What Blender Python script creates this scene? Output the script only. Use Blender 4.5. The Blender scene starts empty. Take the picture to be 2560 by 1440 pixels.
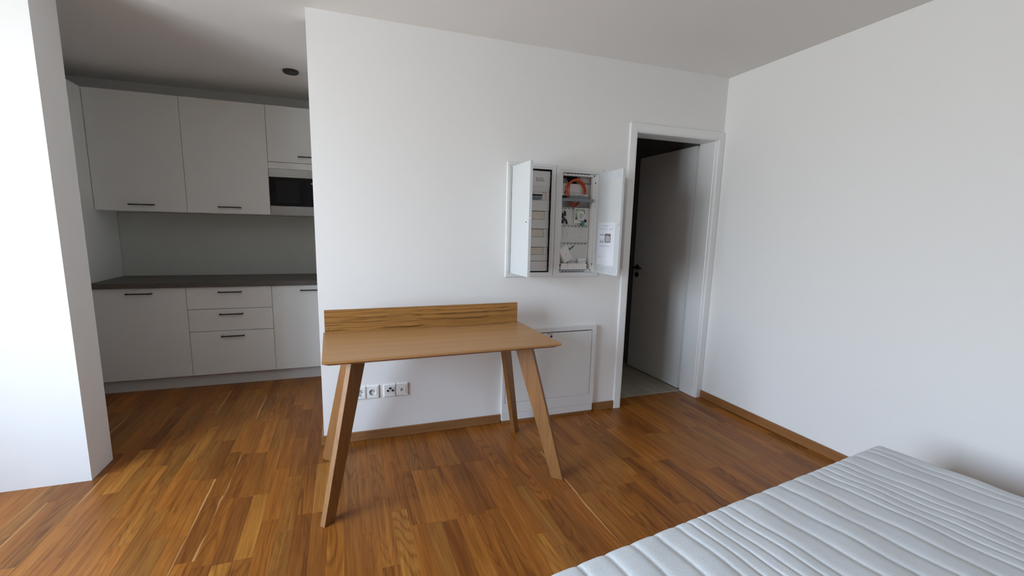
import bpy, bmesh, math, random
from mathutils import Vector, Matrix
random.seed(7)
C = bpy.context.scene.collection
sc = bpy.context.scene

# ------------------------------------------------------------------ camera
cam = bpy.data.cameras.new('camera')
cam.sensor_width = 36.0
cam.lens = 1118.197 * 36.0 / 2560.0
cam.shift_x, cam.shift_y = 0.011228, 0.013041
cam.clip_start = 0.02
co = bpy.data.objects.new('camera', cam)
C.objects.link(co)
CR = Vector((0.943455, -0.330903, 0.019902))
CU = Vector((0.033639, 0.155290, 0.987296))
CF = Vector((0.329789, 0.930800, -0.157640))
CP = Vector((0.0, -2.74446, 1.309))
co.matrix_world = Matrix(((CR.x, CU.x, -CF.x, CP.x), (CR.y, CU.y, -CF.y, CP.y), (CR.z, CU.z, -CF.z, CP.z), (0, 0, 0, 1)))
sc.camera = co

# ------------------------------------------------------------------ world, daylight, exposure
w = bpy.data.worlds.new('sky')
sc.world = w
w.use_nodes = True
nt = w.node_tree
nt.nodes.clear()
tc = nt.nodes.new('ShaderNodeTexCoord')
sx = nt.nodes.new('ShaderNodeSeparateXYZ')
rp = nt.nodes.new('ShaderNodeValToRGB')
mr = nt.nodes.new('ShaderNodeMapRange')
bg = nt.nodes.new('ShaderNodeBackground')
wo = nt.nodes.new('ShaderNodeOutputWorld')
mr.inputs['From Min'].default_value = -1
mr.inputs['From Max'].default_value = 1
cr = rp.color_ramp
cr.elements[0].position = 0.0
cr.elements[0].color = (0.54, 0.56, 0.58, 1)
cr.elements[1].position = 1.0
cr.elements[1].color = (0.52, 0.80, 1.24, 1)
for p_, c_ in ((0.49, (0.64, 0.67, 0.70)), (0.515, (0.68, 0.74, 0.81)), (0.60, (0.86, 1.01, 1.22))):
    e = cr.elements.new(p_); e.color = (*c_, 1)
bg.inputs['Strength'].default_value = 26.5
nt.links.new(tc.outputs['Generated'], sx.inputs[0])
nt.links.new(sx.outputs['Z'], mr.inputs['Value'])
nt.links.new(mr.outputs[0], rp.inputs[0])
nt.links.new(rp.outputs[0], bg.inputs['Color'])
nt.links.new(bg.outputs[0], wo.inputs[0])

WY0, WY1, WZ0, WZ1 = -2.75, -0.95, 0.55, 2.28     # glazed opening in the left wall
XL, XR, YB, YK, ZC = -2.40, 2.712, -6.5, 1.91, 2.436
lp = bpy.data.lights.new('window_portal', 'AREA')
lp.shape = 'RECTANGLE'
lp.size, lp.size_y = WZ1 - WZ0, WY1 - WY0
lp.cycles.is_portal = True
lo = bpy.data.objects.new('window_portal', lp)
lo.location = (XL - 0.02, (WY0 + WY1) / 2, (WZ0 + WZ1) / 2)
lo.rotation_euler = (0, -math.pi / 2, 0)
C.objects.link(lo)

sc.view_settings.view_transform = 'Standard'
sc.view_settings.look = 'None'
sc.view_settings.gamma = 1.0
sc.view_settings.use_curve_mapping = False
sc.view_settings.exposure = 0.0
sc.cycles.max_bounces = 14
sc.cycles.diffuse_bounces = 10
sc.cycles.glossy_bounces = 4
sc.cycles.caustics_reflective = False
sc.cycles.caustics_refractive = False
sc.cycles.sample_clamp_indirect = 6.0
sc.cycles.use_denoising = True


# ------------------------------------------------------------------ materials
def srgb(r, g, b):
    f = lambda c: (c / 255 / 12.92) if c / 255 <= 0.04045 else ((c / 255 + 0.055) / 1.055) ** 2.4
    return (f(r), f(g), f(b), 1)


def newmat(name, rough=0.5, spec=0.5, metal=0.0):
    m = bpy.data.materials.new(name)
    m.use_nodes = True
    n = m.node_tree
    b = n.nodes['Principled BSDF']
    b.inputs['Roughness'].default_value = rough
    b.inputs['Specular IOR Level'].default_value = spec
    b.inputs['Metallic'].default_value = metal
    return m, n, b


def plain(name, col, rough=0.5, spec=0.5, metal=0.0, var=0.03, scale=8.0, bump=0.0, bscale=400.0):
    """one colour with a faint noise variation and optional fine relief"""
    m, n, b = newmat(name, rough, spec, metal)
    t = n.nodes.new('ShaderNodeTexCoord')
    z = n.nodes.new('ShaderNodeTexNoise')
    z.inputs['Scale'].default_value = scale
    z.inputs['Detail'].default_value = 3
    n.links.new(t.outputs['Object'], z.inputs['Vector'])
    r = n.nodes.new('ShaderNodeValToRGB')
    r.color_ramp.elements[0].color = tuple(c * (1 - var) for c in col[:3]) + (1,)
    r.color_ramp.elements[1].color = tuple(min(1, c * (1 + var)) for c in col[:3]) + (1,)
    n.links.new(z.outputs['Fac'], r.inputs[0])
    n.links.new(r.outputs[0], b.inputs['Base Color'])
    if bump:
        z2 = n.nodes.new('ShaderNodeTexNoise')
        z2.inputs['Scale'].default_value = bscale
        z2.inputs['Detail'].default_value = 2
        n.links.new(t.outputs['Object'], z2.inputs['Vector'])
        bp = n.nodes.new('ShaderNodeBump')
        bp.inputs['Strength'].default_value = bump
        bp.inputs['Distance'].default_value = 0.002
        n.links.new(z2.outputs['Fac'], bp.inputs['Height'])
        n.links.new(bp.outputs[0], b.inputs['Normal'])
    return m


def wood(name, cols, coord='Object', axis=0, rough=0.45, along=1.2, across=55.0, contrast=1.0, rot=None, attr=False, spec=0.5, rings=0.35, bump=0.05):
    """grain runs along `axis`; cols = dark, mid, light.  attr: multiply by the plank's own colour attribute"""
    m, n, b = newmat(name, rough, spec)
    N = n.nodes.new
    t = N('ShaderNodeTexCoord')
    if attr:
        src = N('ShaderNodeUVMap').outputs[0]
    else:
        src = t.outputs[coord]
    if rot is not None:
        mp0 = N('ShaderNodeMapping'); mp0.inputs['Rotation'].default_value = rot
        n.links.new(src, mp0.inputs[0]); src = mp0.outputs[0]
    # warp
    zw = N('ShaderNodeTexNoise'); zw.inputs['Scale'].default_value = 2.3; zw.inputs['Detail'].default_value = 2
    n.links.new(src, zw.inputs['Vector'])
    ad = N('ShaderNodeVectorMath'); ad.operation = 'MULTIPLY_ADD'
    ad.inputs[1].default_value = (0.03, 0.03, 0.03)
    n.links.new(zw.outputs['Color'], ad.inputs[0]); n.links.new(src, ad.inputs[2])
    sc3 = [across] * 3; sc3[axis] = along
    mp = N('ShaderNodeMapping'); mp.inputs['Scale'].default_value = sc3
    n.links.new(ad.outputs[0], mp.inputs[0])
    g = N('ShaderNodeTexNoise'); g.inputs['Scale'].default_value = 1.0; g.inputs['Detail'].default_value = 5; g.inputs['Roughness'].default_value = 0.62
    n.links.new(mp.outputs[0], g.inputs['Vector'])
    sc4 = [across * 0.22] * 3; sc4[axis] = along * 0.8
    mp2 = N('ShaderNodeMapping'); mp2.inputs['Scale'].default_value = sc4
    n.links.new(ad.outputs[0], mp2.inputs[0])
    g2 = N('ShaderNodeTexNoise'); g2.inputs['Scale'].default_value = 1.0; g2.inputs['Detail'].default_value = 3; g2.inputs['Distortion'].default_value = 0.8
    n.links.new(mp2.outputs[0], g2.inputs['Vector'])
    mx = N('ShaderNodeMix'); mx.data_type = 'FLOAT'; mx.inputs[0].default_value = rings
    n.links.new(g.outputs['Fac'], mx.inputs[2]); n.links.new(g2.outputs['Fac'], mx.inputs[3])
    fac = mx.outputs[0]
    if attr:
        # arched growth figure: contour lines of a slow stretched noise, strength per plank ('sap' blue)
        sc5 = [9.0] * 3; sc5[axis] = 1.3
        mp3 = N('ShaderNodeMapping'); mp3.inputs['Scale'].default_value = sc5
        n.links.new(src, mp3.inputs[0])
        g3 = N('ShaderNodeTexNoise'); g3.inputs['Scale'].default_value = 1.0; g3.inputs['Detail'].default_value = 0.6
        n.links.new(mp3.outputs[0], g3.inputs['Vector'])
        m1 = N('ShaderNodeMath'); m1.operation = 'MULTIPLY'; m1.inputs[1].default_value = 95.0
        n.links.new(g3.outputs['Fac'], m1.inputs[0])
        m2 = N('ShaderNodeMath'); m2.operation = 'SINE'; n.links.new(m1.outputs[0], m2.inputs[0])
        m3_ = N('ShaderNodeMath'); m3_.operation = 'MAXIMUM'; m3_.inputs[1].default_value = 0.0; n.links.new(m2.outputs[0], m3_.inputs[0])
        a3 = N('ShaderNodeAttribute'); a3.attribute_name = 'sap'
        s3 = N('ShaderNodeSeparateColor'); n.links.new(a3.outputs['Color'], s3.inputs[0])
        m4 = N('ShaderNodeMath'); m4.operation = 'MULTIPLY'; n.links.new(m3_.outputs[0], m4.inputs[0]); n.links.new(s3.outputs[2], m4.inputs[1])
        m5 = N('ShaderNodeMath'); m5.operation = 'MULTIPLY_ADD'; m5.inputs[1].default_value = -0.12
        n.links.new(m4.outputs[0], m5.inputs[0]); n.links.new(fac, m5.inputs[2])
        fac = m5.outputs[0]
    rp = N('ShaderNodeValToRGB')
    k = 0.20 / contrast
    rp.color_ramp.elements[0].position = max(0, 0.5 - k); rp.color_ramp.elements[0].color = cols[0]
    rp.color_ramp.elements[1].position = min(1, 0.5 + k); rp.color_ramp.elements[1].color = cols[2]
    e = rp.color_ramp.elements.new(0.5); e.color = cols[1]
    n.links.new(fac, rp.inputs[0])
    out = rp.outputs[0]
    if attr:
        a = N('ShaderNodeAttribute'); a.attribute_name = 'tone'
        mm = N('ShaderNodeMix'); mm.data_type = 'RGBA'; mm.blend_type = 'MULTIPLY'; mm.inputs[0].default_value = 1
        n.links.new(out, mm.inputs[6]); n.links.new(a.outputs['Color'], mm.inputs[7])
        # pale sapwood along one edge of some planks: 'sap' red = how much, green = plank-wide position 0..1
        a2 = N('ShaderNodeAttribute'); a2.attribute_name = 'sap'
        s2 = N('ShaderNodeSeparateColor'); n.links.new(a2.outputs['Color'], s2.inputs[0])
        zz = N('ShaderNodeTexNoise'); zz.inputs['Scale'].default_value = 3.0
        n.links.new(src, zz.inputs['Vector'])
        su = N('ShaderNodeMath'); su.operation = 'MULTIPLY_ADD'; su.inputs[1].default_value = 0.5
        n.links.new(zz.outputs['Fac'], su.inputs[0]); n.links.new(s2.outputs[1], su.inputs[2])
        ms = N('ShaderNodeMapRange'); ms.inputs['From Min'].default_value = 1.16; ms.inputs['From Max'].default_value = 1.20
        n.links.new(su.outputs[0], ms.inputs['Value'])
        mu = N('ShaderNodeMath'); mu.operation = 'MULTIPLY'
        n.links.new(ms.outputs[0], mu.inputs[0]); n.links.new(s2.outputs[0], mu.inputs[1])
        m3 = N('ShaderNodeMix'); m3.data_type = 'RGBA'
        n.links.new(mu.outputs[0], m3.inputs[0]); n.links.new(mm.outputs[2], m3.inputs[6])
        m3.inputs[7].default_value = srgb(190, 142, 88)
        out = m3.outputs[2]
    n.links.new(out, b.inputs['Base Color'])
    if bump:
        bp = N('ShaderNodeBump'); bp.inputs['Strength'].default_value = bump; bp.inputs['Distance'].default_value = 0.001
        n.links.new(g.outputs['Fac'], bp.inputs['Height']); n.links.new(bp.outputs[0], b.inputs['Normal'])
    return m


M = {}
M['wall'] = plain('wall_paint', (0.80, 0.80, 0.79), 0.9, 0.2, var=0.012, scale=1.5, bump=0.05, bscale=220)
M['wall_dimmed'] = plain('dimmed_wall_grey', (0.33, 0.33, 0.33), 0.9, 0.2, var=0.012, scale=1.5)  # dimness behind the camera put into the back wall's colour
M['bath_dim'] = plain('dimmed_bathroom_grey', (0.20, 0.195, 0.19), 0.5, 0.4, var=0.05, scale=2)  # darkness of the bathroom put into its wall colour
M['ceiling'] = plain('ceiling_paint', (0.80, 0.795, 0.78), 0.95, 0.1, var=0.012, scale=1.5)
M['lacquer'] = plain('white_lacquer', (0.80, 0.81, 0.81), 0.35, 0.5, var=0.01)
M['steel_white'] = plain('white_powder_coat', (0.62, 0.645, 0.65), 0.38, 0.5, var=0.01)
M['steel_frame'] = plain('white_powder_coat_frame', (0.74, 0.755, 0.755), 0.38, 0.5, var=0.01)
M['plastic_white'] = plain('white_plastic', (0.84, 0.85, 0.84), 0.4, 0.5, var=0.01)
M['plastic_grey'] = plain('light_grey_plastic', (0.70, 0.71, 0.70), 0.45, 0.5, var=0.02)
M['blank'] = plain('cream_blanking_strip', (0.66, 0.62, 0.53), 0.45, 0.5, var=0.02)
M['socket_shade'] = plain('socket_well_shaded', (0.62, 0.63, 0.61), 0.4, 0.5, var=0.02)  # greyer than the insert: shadow of the recess put into the colour
M['black'] = plain('black_metal', (0.012, 0.012, 0.013), 0.4, 0.5, var=0.1)
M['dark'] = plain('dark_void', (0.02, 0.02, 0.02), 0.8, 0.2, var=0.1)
M['grey_metal'] = plain('grey_painted_metal', (0.20, 0.235, 0.25), 0.4, 0.5, var=0.04)
M['breaker'] = plain('breaker_grey', (0.22, 0.27, 0.30), 0.45, 0.5, var=0.03)
M['galv'] = plain('galvanised_steel', (0.55, 0.56, 0.55), 0.35, 0.5, 0.6, var=0.04)
M['chrome'] = plain('satin_metal', (0.6, 0.6, 0.6), 0.25, 0.5, 1.0, var=0.02)
M['orange'] = plain('orange_cable_sheath', (0.62, 0.085, 0.028), 0.4, 0.5, var=0.06)
M['green'] = plain('green_plastic', (0.03, 0.28, 0.20), 0.4, 0.5, var=0.05)
M['lime'] = plain('green_fibre_sleeve', (0.16, 0.40, 0.10), 0.45, 0.5, var=0.05)
M['paper'] = plain('paper', (0.74, 0.75, 0.82), 0.8, 0.2, var=0.01)
M['ink'] = plain('grey_ink', (0.12, 0.13, 0.16), 0.8, 0.2, var=0.05)
M['ink_light'] = plain('faint_ink', (0.36, 0.38, 0.46), 0.8, 0.2, var=0.05)
M['photo_print'] = plain('photo_print', (0.16, 0.13, 0.13), 0.7, 0.3, var=0.9, scale=90)
M['steel'] = plain('brushed_steel', (0.42, 0.42, 0.40), 0.32, 0.5, 1.0, var=0.04, scale=30)
M['glass_black'] = plain('black_glass', (0.006, 0.007, 0.009), 0.08, 0.6, var=0.05)
M['cab'] = plain('kitchen_front_white', (0.76, 0.77, 0.75), 0.42, 0.45, var=0.012)
M['plinth'] = plain('plinth_grey_white', (0.60, 0.60, 0.58), 0.5, 0.4, var=0.02)
M['splash'] = plain('backsplash_grey_green', (0.56, 0.58, 0.54), 0.4, 0.4, var=0.03)
M['worktop'] = plain('dark_stone_laminate', (0.10, 0.088, 0.078), 0.45, 0.5, var=0.25, scale=14)
M['fabric'] = plain('mattress_cover', (0.62, 0.645, 0.665), 0.95, 0.1, var=0.015, scale=40)
M['bed_fabric'] = plain('bed_base_fabric', (0.30, 0.30, 0.31), 0.9, 0.1, var=0.06, scale=80)
M['glow_led'] = plain('pale_print', (0.45, 0.47, 0.48), 0.5, 0.4)

O = srgb
M['oak_floor'] = wood('oak_parquet', (O(140, 118, 92), O(196, 182, 160), O(236, 228, 212)), axis=0, attr=True, rough=0.40, along=2.4, across=120, contrast=0.9, spec=0.28, rings=0.45)
M['oak_top'] = wood('oak_tabletop_veneer', (O(154, 110, 66), O(174, 130, 83), O(186, 144, 98)), axis=0, rough=0.42, along=1.1, across=110, contrast=0.7, rings=0.3, spec=0.4)
M['oak_leg'] = wood('oak_leg', (O(112, 72, 36), O(136, 93, 49), O(154, 109, 61)), axis=2, rough=0.45, along=2.0, across=110, contrast=0.8)
M['oak_back'] = wood('striped_oak_veneer', (O(70, 44, 18), O(152, 107, 54), O(172, 125, 68)), axis=0, rough=0.45, along=0.4, across=235, contrast=1.35, rings=0.25)
M['oak_trim'] = wood('oak_skirting', (O(112, 76, 44), O(140, 98, 60), O(158, 114, 74)), axis=0, rough=0.45, along=1.5, across=110, contrast=0.8)
M['oak_trim_y'] = wood('oak_skirting_side', (O(112, 72, 38), O(138, 92, 52), O(156, 108, 64)), axis=1, rough=0.45, along=1.5, across=110, contrast=0.8)
M['vinyl'] = wood('grey_vinyl_plank', (O(120, 112, 98), O(150, 142, 126), O(170, 162, 146)), axis=1, rough=0.5, along=1.5, across=50, contrast=0.8)
M['underlay'] = plain('underlay', (0.14, 0.08, 0.035), 0.9, 0.1)


def add_glass():
    m = bpy.data.materials.new('window_glass')
    m.use_nodes = True
    n = m.node_tree
    n.nodes.clear()
    t = n.nodes.new('ShaderNodeBsdfTransparent')
    t.inputs[0].default_value = (0.94, 0.96, 0.95, 1)
    g = n.nodes.new('ShaderNodeBsdfGlossy'); g.inputs['Roughness'].default_value = 0.02
    x = n.nodes.new('ShaderNodeMixShader'); x.inputs[0].default_value = 0.06
    o = n.nodes.new('ShaderNodeOutputMaterial')
    n.links.new(t.outputs[0], x.inputs[1]); n.links.new(g.outputs[0], x.inputs[2]); n.links.new(x.outputs[0], o.inputs[0])
    return m


M['glass'] = add_glass()


def perforated():
    """white sheet with a staggered pattern of small dark holes (too small to pick apart singly)"""
    m, n, b = newmat('perforated_white_plastic', 0.5, 0.4)
    N = n.nodes.new
    t = N('ShaderNodeTexCoord')
    s = N('ShaderNodeSeparateXYZ'); n.links.new(t.outputs['Object'], s.inputs[0])
    px, pz, r = 0.0103, 0.0089, 0.0020

    def mth(op, a, bb=None):
        q = N('ShaderNodeMath'); q.operation = op
        for i, v in enumerate((a, bb)):
            if v is None: continue
            if isinstance(v, (int, float)): q.inputs[i].default_value = v
            else: n.links.new(v, q.inputs[i])
        return q.outputs[0]

    def lattice(ox, oz):
        fx = mth('SUBTRACT', mth('FRACT', mth('ADD', mth('DIVIDE', s.outputs['X'], px), 100 + ox)), 0.5)
        fz = mth('SUBTRACT', mth('FRACT', mth('ADD', mth('DIVIDE', s.outputs['Z'], 2 * pz), 100 + oz)), 0.5)
        dx = mth('MULTIPLY', fx, px); dz = mth('MULTIPLY', fz, 2 * pz)
        return mth('SQRT', mth('ADD', mth('MULTIPLY', dx, dx), mth('MULTIPLY', dz, dz)))
    d = mth('MINIMUM', lattice(0, 0), lattice(0.5, 0.5))
    hole = mth('LESS_THAN', d, r)
    mx = N('ShaderNodeMix'); mx.data_type = 'RGBA'
    n.links.new(hole, mx.inputs[0])
    mx.inputs[6].default_value = (0.82, 0.83, 0.80, 1); mx.inputs[7].default_value = (0.13, 0.13, 0.14, 1)
    n.links.new(mx.outputs[2], b.inputs['Base Color'])
    return m


M['perf'] = perforated()


def quilt_relief(m):
    n = m.node_tree
    b = n.nodes['Principled BSDF']
    t = n.nodes.new('ShaderNodeTexCoord')
    v = n.nodes.new('ShaderNodeTexVoronoi'); v.inputs['Scale'].default_value = 230
    n.links.new(t.outputs['Object'], v.inputs['Vector'])
    bp = n.nodes.new('ShaderNodeBump'); bp.inputs['Strength'].default_value = 0.35; bp.inputs['Distance'].default_value = 0.0012
    n.links.new(v.outputs['Distance'], bp.inputs['Height'])
    n.links.new(bp.outputs[0], b.inputs['Normal'])


quilt_relief(M['fabric'])


# ------------------------------------------------------------------ mesh helpers
class MB:
    def __init__(s): s.v = []; s.f = []
    def add(s, vs, fs):
        k = len(s.v); s.v += [tuple(p) for p in vs]; s.f += [tuple(i + k for i in q) for q in fs]; return s
    def box(s, x0, x1, y0, y1, z0, z1):
        return s.add([(x0, y0, z0), (x1, y0, z0), (x1, y1, z0), (x0, y1, z0), (x0, y0, z1), (x1, y0, z1), (x1, y1, z1), (x0, y1, z1)],
                     [(0, 3, 2, 1), (4, 5, 6, 7), (0, 1, 5, 4), (1, 2, 6, 5), (2, 3, 7, 6), (3, 0, 4, 7)])
    def hexa(s, bot, top):
        return s.add(list(bot) + list(top), [(3, 2, 1, 0), (4, 5, 6, 7), (0, 1, 5, 4), (1, 2, 6, 5), (2, 3, 7, 6), (3, 0, 4, 7)])
    def cyl(s, c, axis, r0, r1, h, n=20):
        """tapered cylinder from c along axis ('x','y','z'), radii r0 -> r1"""
        ax = 'xyz'.index(axis); u, w_ = [(1, 2), (2, 0), (0, 1)][ax]
        vs = []
        for d, r in ((0, r0), (h, r1)):
            for i in range(n):
                a = 2 * math.pi * i / n; p = list(c); p[ax] += d; p[u] += r * math.cos(a); p[w_] += r * math.sin(a); vs.append(p)
        fs = [(i, (i + 1) % n, n + (i + 1) % n, n + i) for i in range(n)] + [tuple(reversed(range(n))), tuple(range(n, 2 * n))]
        return s.add(vs, fs)
    def lathe(s, c, axis, prof, n=28):
        """prof = [(radius, offset along axis)] ; closed at both ends by a centre fan if radius 0"""
        ax = 'xyz'.index(axis); u, w_ = [(1, 2), (2, 0), (0, 1)][ax]
        vs = []
        for r, d in prof:
            for i in range(n):
                a = 2 * math.pi * i / n; p = list(c); p[ax] += d; p[u] += r * math.cos(a); p[w_] += r * math.sin(a); vs.append(p)
        fs = []
        for k in range(len(prof) - 1):
            fs += [(k * n + i, k * n + (i + 1) % n, (k + 1) * n + (i + 1) % n, (k + 1) * n + i) for i in range(n)]
        fs.append(tuple(range(n - 1, -1, -1))); fs.append(tuple(range((len(prof) - 1) * n, len(prof) * n)))
        return s.add(vs, fs)
    def tube(s, pts, r, n=8, closed=False):
        P = [Vector(p) for p in pts]; m = len(P); vs = []
        up = Vector((0, 1, 0))
        for i, p in enumerate(P):
            a = P[(i - 1) % m] if (closed or i > 0) else p
            b = P[(i + 1) % m] if (closed or i < m - 1) else p
            t = (b - a).normalized()
            if abs(t.dot(up)) > 0.95: uu = Vector((0, 0, 1))
            else: uu = up
            x = t.cross(uu).normalized(); y = x.cross(t)
            for k in range(n):
                an = 2 * math.pi * k / n; vs.append(p + (x * math.cos(an) + y * math.sin(an)) * r)
        fs = []
        for i in range(m if closed else m - 1):
            j = (i + 1) % m
            fs += [(i * n + k, i * n + (k + 1) % n, j * n + (k + 1) % n, j * n + k) for k in range(n)]
        if not closed: fs += [tuple(reversed(range(n))), tuple(range((m - 1) * n, m * n))]
        return s.add(vs, fs)
    def rings(s, loops, cap0=False, cap1=False):
        """loops of equal vertex count joined in sequence"""
        n = len(loops[0]); vs = [p for l in loops for p in l]; fs = []
        for k in range(len(loops) - 1):
            fs += [(k * n + i, k * n + (i + 1) % n, (k + 1) * n + (i + 1) % n, (k + 1) * n + i) for i in range(n)]
        if cap0: fs.append(tuple(reversed(range(n))))
        if cap1: fs.append(tuple(range((len(loops) - 1) * n, len(loops) * n)))
        return s.add(vs, fs)
    def frame_xz(s, x0, x1, z0, z1, wl, wr, wb, wt, prof):
        """picture frame in the xz plane; prof = [(fraction of width, y)] from the outer edge inwards"""
        L = []
        for q, y in prof:
            L.append([(x0 + wl * q, y, z0 + wb * q), (x1 - wr * q, y, z0 + wb * q), (x1 - wr * q, y, z1 - wt * q), (x0 + wl * q, y, z1 - wt * q)])
        return s.rings(L)
    def build(s, name, mat, parent=None, bevel=0.0, seg=2, smooth=False, origin=None):
        me = bpy.data.meshes.new(name)
        o3 = Vector(origin) if origin else Vector((0, 0, 0))
        me.from_pydata([Vector(p) - o3 for p in s.v], [], s.f)
        bm = bmesh.new(); bm.from_mesh(me); bmesh.ops.recalc_face_normals(bm, faces=bm.faces); bm.to_mesh(me); bm.free()
        me.materials.append(M[mat] if isinstance(mat, str) else mat)
        if smooth:
            for p in me.polygons: p.use_smooth = True
        o = bpy.data.objects.new(name, me); C.objects.link(o)
        o.location = o3
        if parent is not None:
            o.parent = parent
            o.location = o3 - world_loc(parent)
        if bevel:
            b = o.modifiers.new('bevel', 'BEVEL'); b.width = bevel; b.segments = seg; b.limit_method = 'ANGLE'; b.angle_limit = math.radians(40)
        return o


def world_loc(o):
    v = Vector(o.location)
    while o.parent is not None:
        o = o.parent; v += Vector(o.location)
    return v


def tag(o, label=None, cat=None, group=None, kind=None):
    if label: o['label'] = label
    if cat: o['category'] = cat
    if group: o['group'] = group
    if kind: o['kind'] = kind
    return o


def thing(name, loc, label, cat, group=None):
    o = bpy.data.objects.new(name, None); o.empty_display_size = 0.1; C.objects.link(o); o.location = loc
    return tag(o, label, cat, group)


def shell(name, loc=(0, 0, 0)):
    o = bpy.data.objects.new(name, None); C.objects.link(o); o.location = loc; o['kind'] = 'structure'
    return o


def box(*a): return MB().box(*a)


def wall_xz(name, x0, x1, z0, z1, y0, y1, holes, mat='wall'):
    """wall slab along x with rectangular openings (hx0,hx1,hz0,hz1) through it"""
    xs = sorted({x0, x1, *[h[0] for h in holes], *[h[1] for h in holes]})
    zs = sorted({z0, z1, *[h[2] for h in holes], *[h[3] for h in holes]})
    solid = {}
    for i in range(len(xs) - 1):
        for j in range(len(zs) - 1):
            cx, cz = (xs[i] + xs[i + 1]) / 2, (zs[j] + zs[j + 1]) / 2
            solid[i, j] = not any(h[0] < cx < h[1] and h[2] < cz < h[3] for h in holes)
    b = MB(); idx = {}
    def V(i, j, k):
        if (i, j, k) not in idx:
            idx[i, j, k] = len(b.v); b.v.append((xs[i], y0 if k == 0 else y1, zs[j]))
        return idx[i, j, k]
    for (i, j), s in solid.items():
        if not s: continue
        b.f.append((V(i, j, 0), V(i + 1, j, 0), V(i + 1, j + 1, 0), V(i, j + 1, 0)))
        b.f.append((V(i, j, 1), V(i, j + 1, 1), V(i + 1, j + 1, 1), V(i + 1, j, 1)))
        for di, dj, q in ((-1, 0, ((i, j), (i, j + 1))), (1, 0, ((i + 1, j + 1), (i + 1, j))), (0, -1, ((i + 1, j), (i, j))), (0, 1, ((i, j + 1), (i + 1, j + 1)))):
            if not solid.get((i + di, j + dj), False):
                (a, c), (d, e2) = q
                b.f.append((V(a, c, 0), V(d, e2, 0), V(d, e2, 1), V(a, c, 1)))
    return tag(b.build(name, mat), kind='structure')


# ------------------------------------------------------------------ room shell
WT = 0.166                                              # thickness of the main wall
XW = -0.142                                             # its free left end
DX0, DX1, DZ = 1.930, 2.668, 2.012                      # rough opening of the door
LC = (1.028, 1.316, 1.030, 1.707)                       # recess of the left cabinet
RC = (1.386, 1.662, 1.025, 1.698)                       # recess of the right cabinet
HC = (1.004, 1.662, 0.145, 0.625)                       # recess behind the access hatch
wall_xz('wall_front', XW, XR, 0.0, ZC, 0.0, WT, [(DX0, DX1, 0.0, DZ), LC, RC, HC])
def wallbox(name, *a, mat='wall'): return tag(box(*a).build(name, mat), kind='structure')
wallbox('wall_light_blocker', XL, -1.25, -0.06, WT, -0.0, ZC)  # added partition, sized to block window light from the kitchen
wallbox('wall_right', XR, XR + 0.12, YB, 2.3, -0.02, ZC)
wallbox('wall_back', XL - 0.3, XR + 0.12, YB - 0.12, YB, -0.02, ZC, mat='wall_dimmed')
wallbox('wall_kitchen', XL, 0.10, YK, YK + 0.12, -0.02, ZC)
wallbox('wall_kitchen_side', 0.046, 0.146, WT, YK, 0.0, ZC)
wallbox('wall_bathroom', 0.10, XR, 2.3, 2.42, -0.02, ZC, mat='bath_dim')
wallbox('wall_bathroom_left', 0.1465, 0.156, WT, 2.3, 0.0, ZC, mat='bath_dim')
wallbox('wall_bathroom_right', XR - 0.010, XR - 0.0005, WT, 2.3, 0.0, ZC, mat='bath_dim')
# left wall with the wide glazed opening (outside the picture; the daylight comes through it)
lw = MB()
lw.box(XL - 0.3, XL, YB, WY0, -0.02, ZC).box(XL - 0.3, XL, WY1, YK + 0.12, -0.02, ZC)
lw.box(XL - 0.3, XL, WY0, WY1, WZ1, ZC).box(XL - 0.3, XL, WY0, WY1, -0.02, WZ0)
tag(lw.build('wall_left', 'wall'), kind='structure')
tag(box(XL - 0.3, XR + 0.12, YB - 0.12, 2.42, ZC, ZC + 0.1).build('ceiling', 'ceiling'), kind='structure')

# window (three tall sashes)
win = shell('window_1', (XL - 0.1, (WY0 + WY1) / 2, WZ0))
fx0, fx1 = XL - 0.16, XL - 0.09
fb = MB()
fb.box(fx0, fx1, WY0, WY1, WZ0, WZ0 + 0.07).box(fx0, fx1, WY0, WY1, WZ1 - 0.07, WZ1)
fb.box(fx0, fx1, WY0, WY0 + 0.06, WZ0 + 0.07, WZ1 - 0.07).box(fx0, fx1, WY1 - 0.06, WY1, WZ0 + 0.07, WZ1 - 0.07)
for k in (1, 2):
    ym = WY0 + (WY1 - WY0) * k / 3
    fb.box(fx0, fx1, ym - 0.05, ym + 0.05, WZ0 + 0.07, WZ1 - 0.07)
fb.build('window_frame', 'lacquer', win)
for k in range(3):
    a, b_ = WY0 + (WY1 - WY0) * k / 3 + 0.05, WY0 + (WY1 - WY0) * (k + 1) / 3 - 0.05
    MB().add([(XL - 0.12, a, WZ0 + 0.07), (XL - 0.12, b_, WZ0 + 0.07), (XL - 0.12, b_, WZ1 - 0.07), (XL - 0.12, a, WZ1 - 0.07)], [(0, 1, 2, 3)]).build('pane', 'glass', win)

# ------------------------------------------------------------------ oak strip floor
PW = 0.0695
floor = tag(MB().box(XL, XW, YB, YK, -0.03, -0.0065).box(XW, 0.146, 0.156, YK, -0.03, -0.0065).box(XW, XR, YB, 0.156, -0.03, -0.0065).build('floor', 'underlay'), kind='structure')
TONES = [(118, 76, 40), (111, 70, 36), (124, 81, 43), (118, 79, 44), (110, 70, 38), (102, 63, 33), (131, 91, 52), (121, 77, 40), (114, 78, 46), (98, 61, 33)]
TW = [6, 4, 5, 5, 4, 2, 2, 5, 3, 1]



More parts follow.
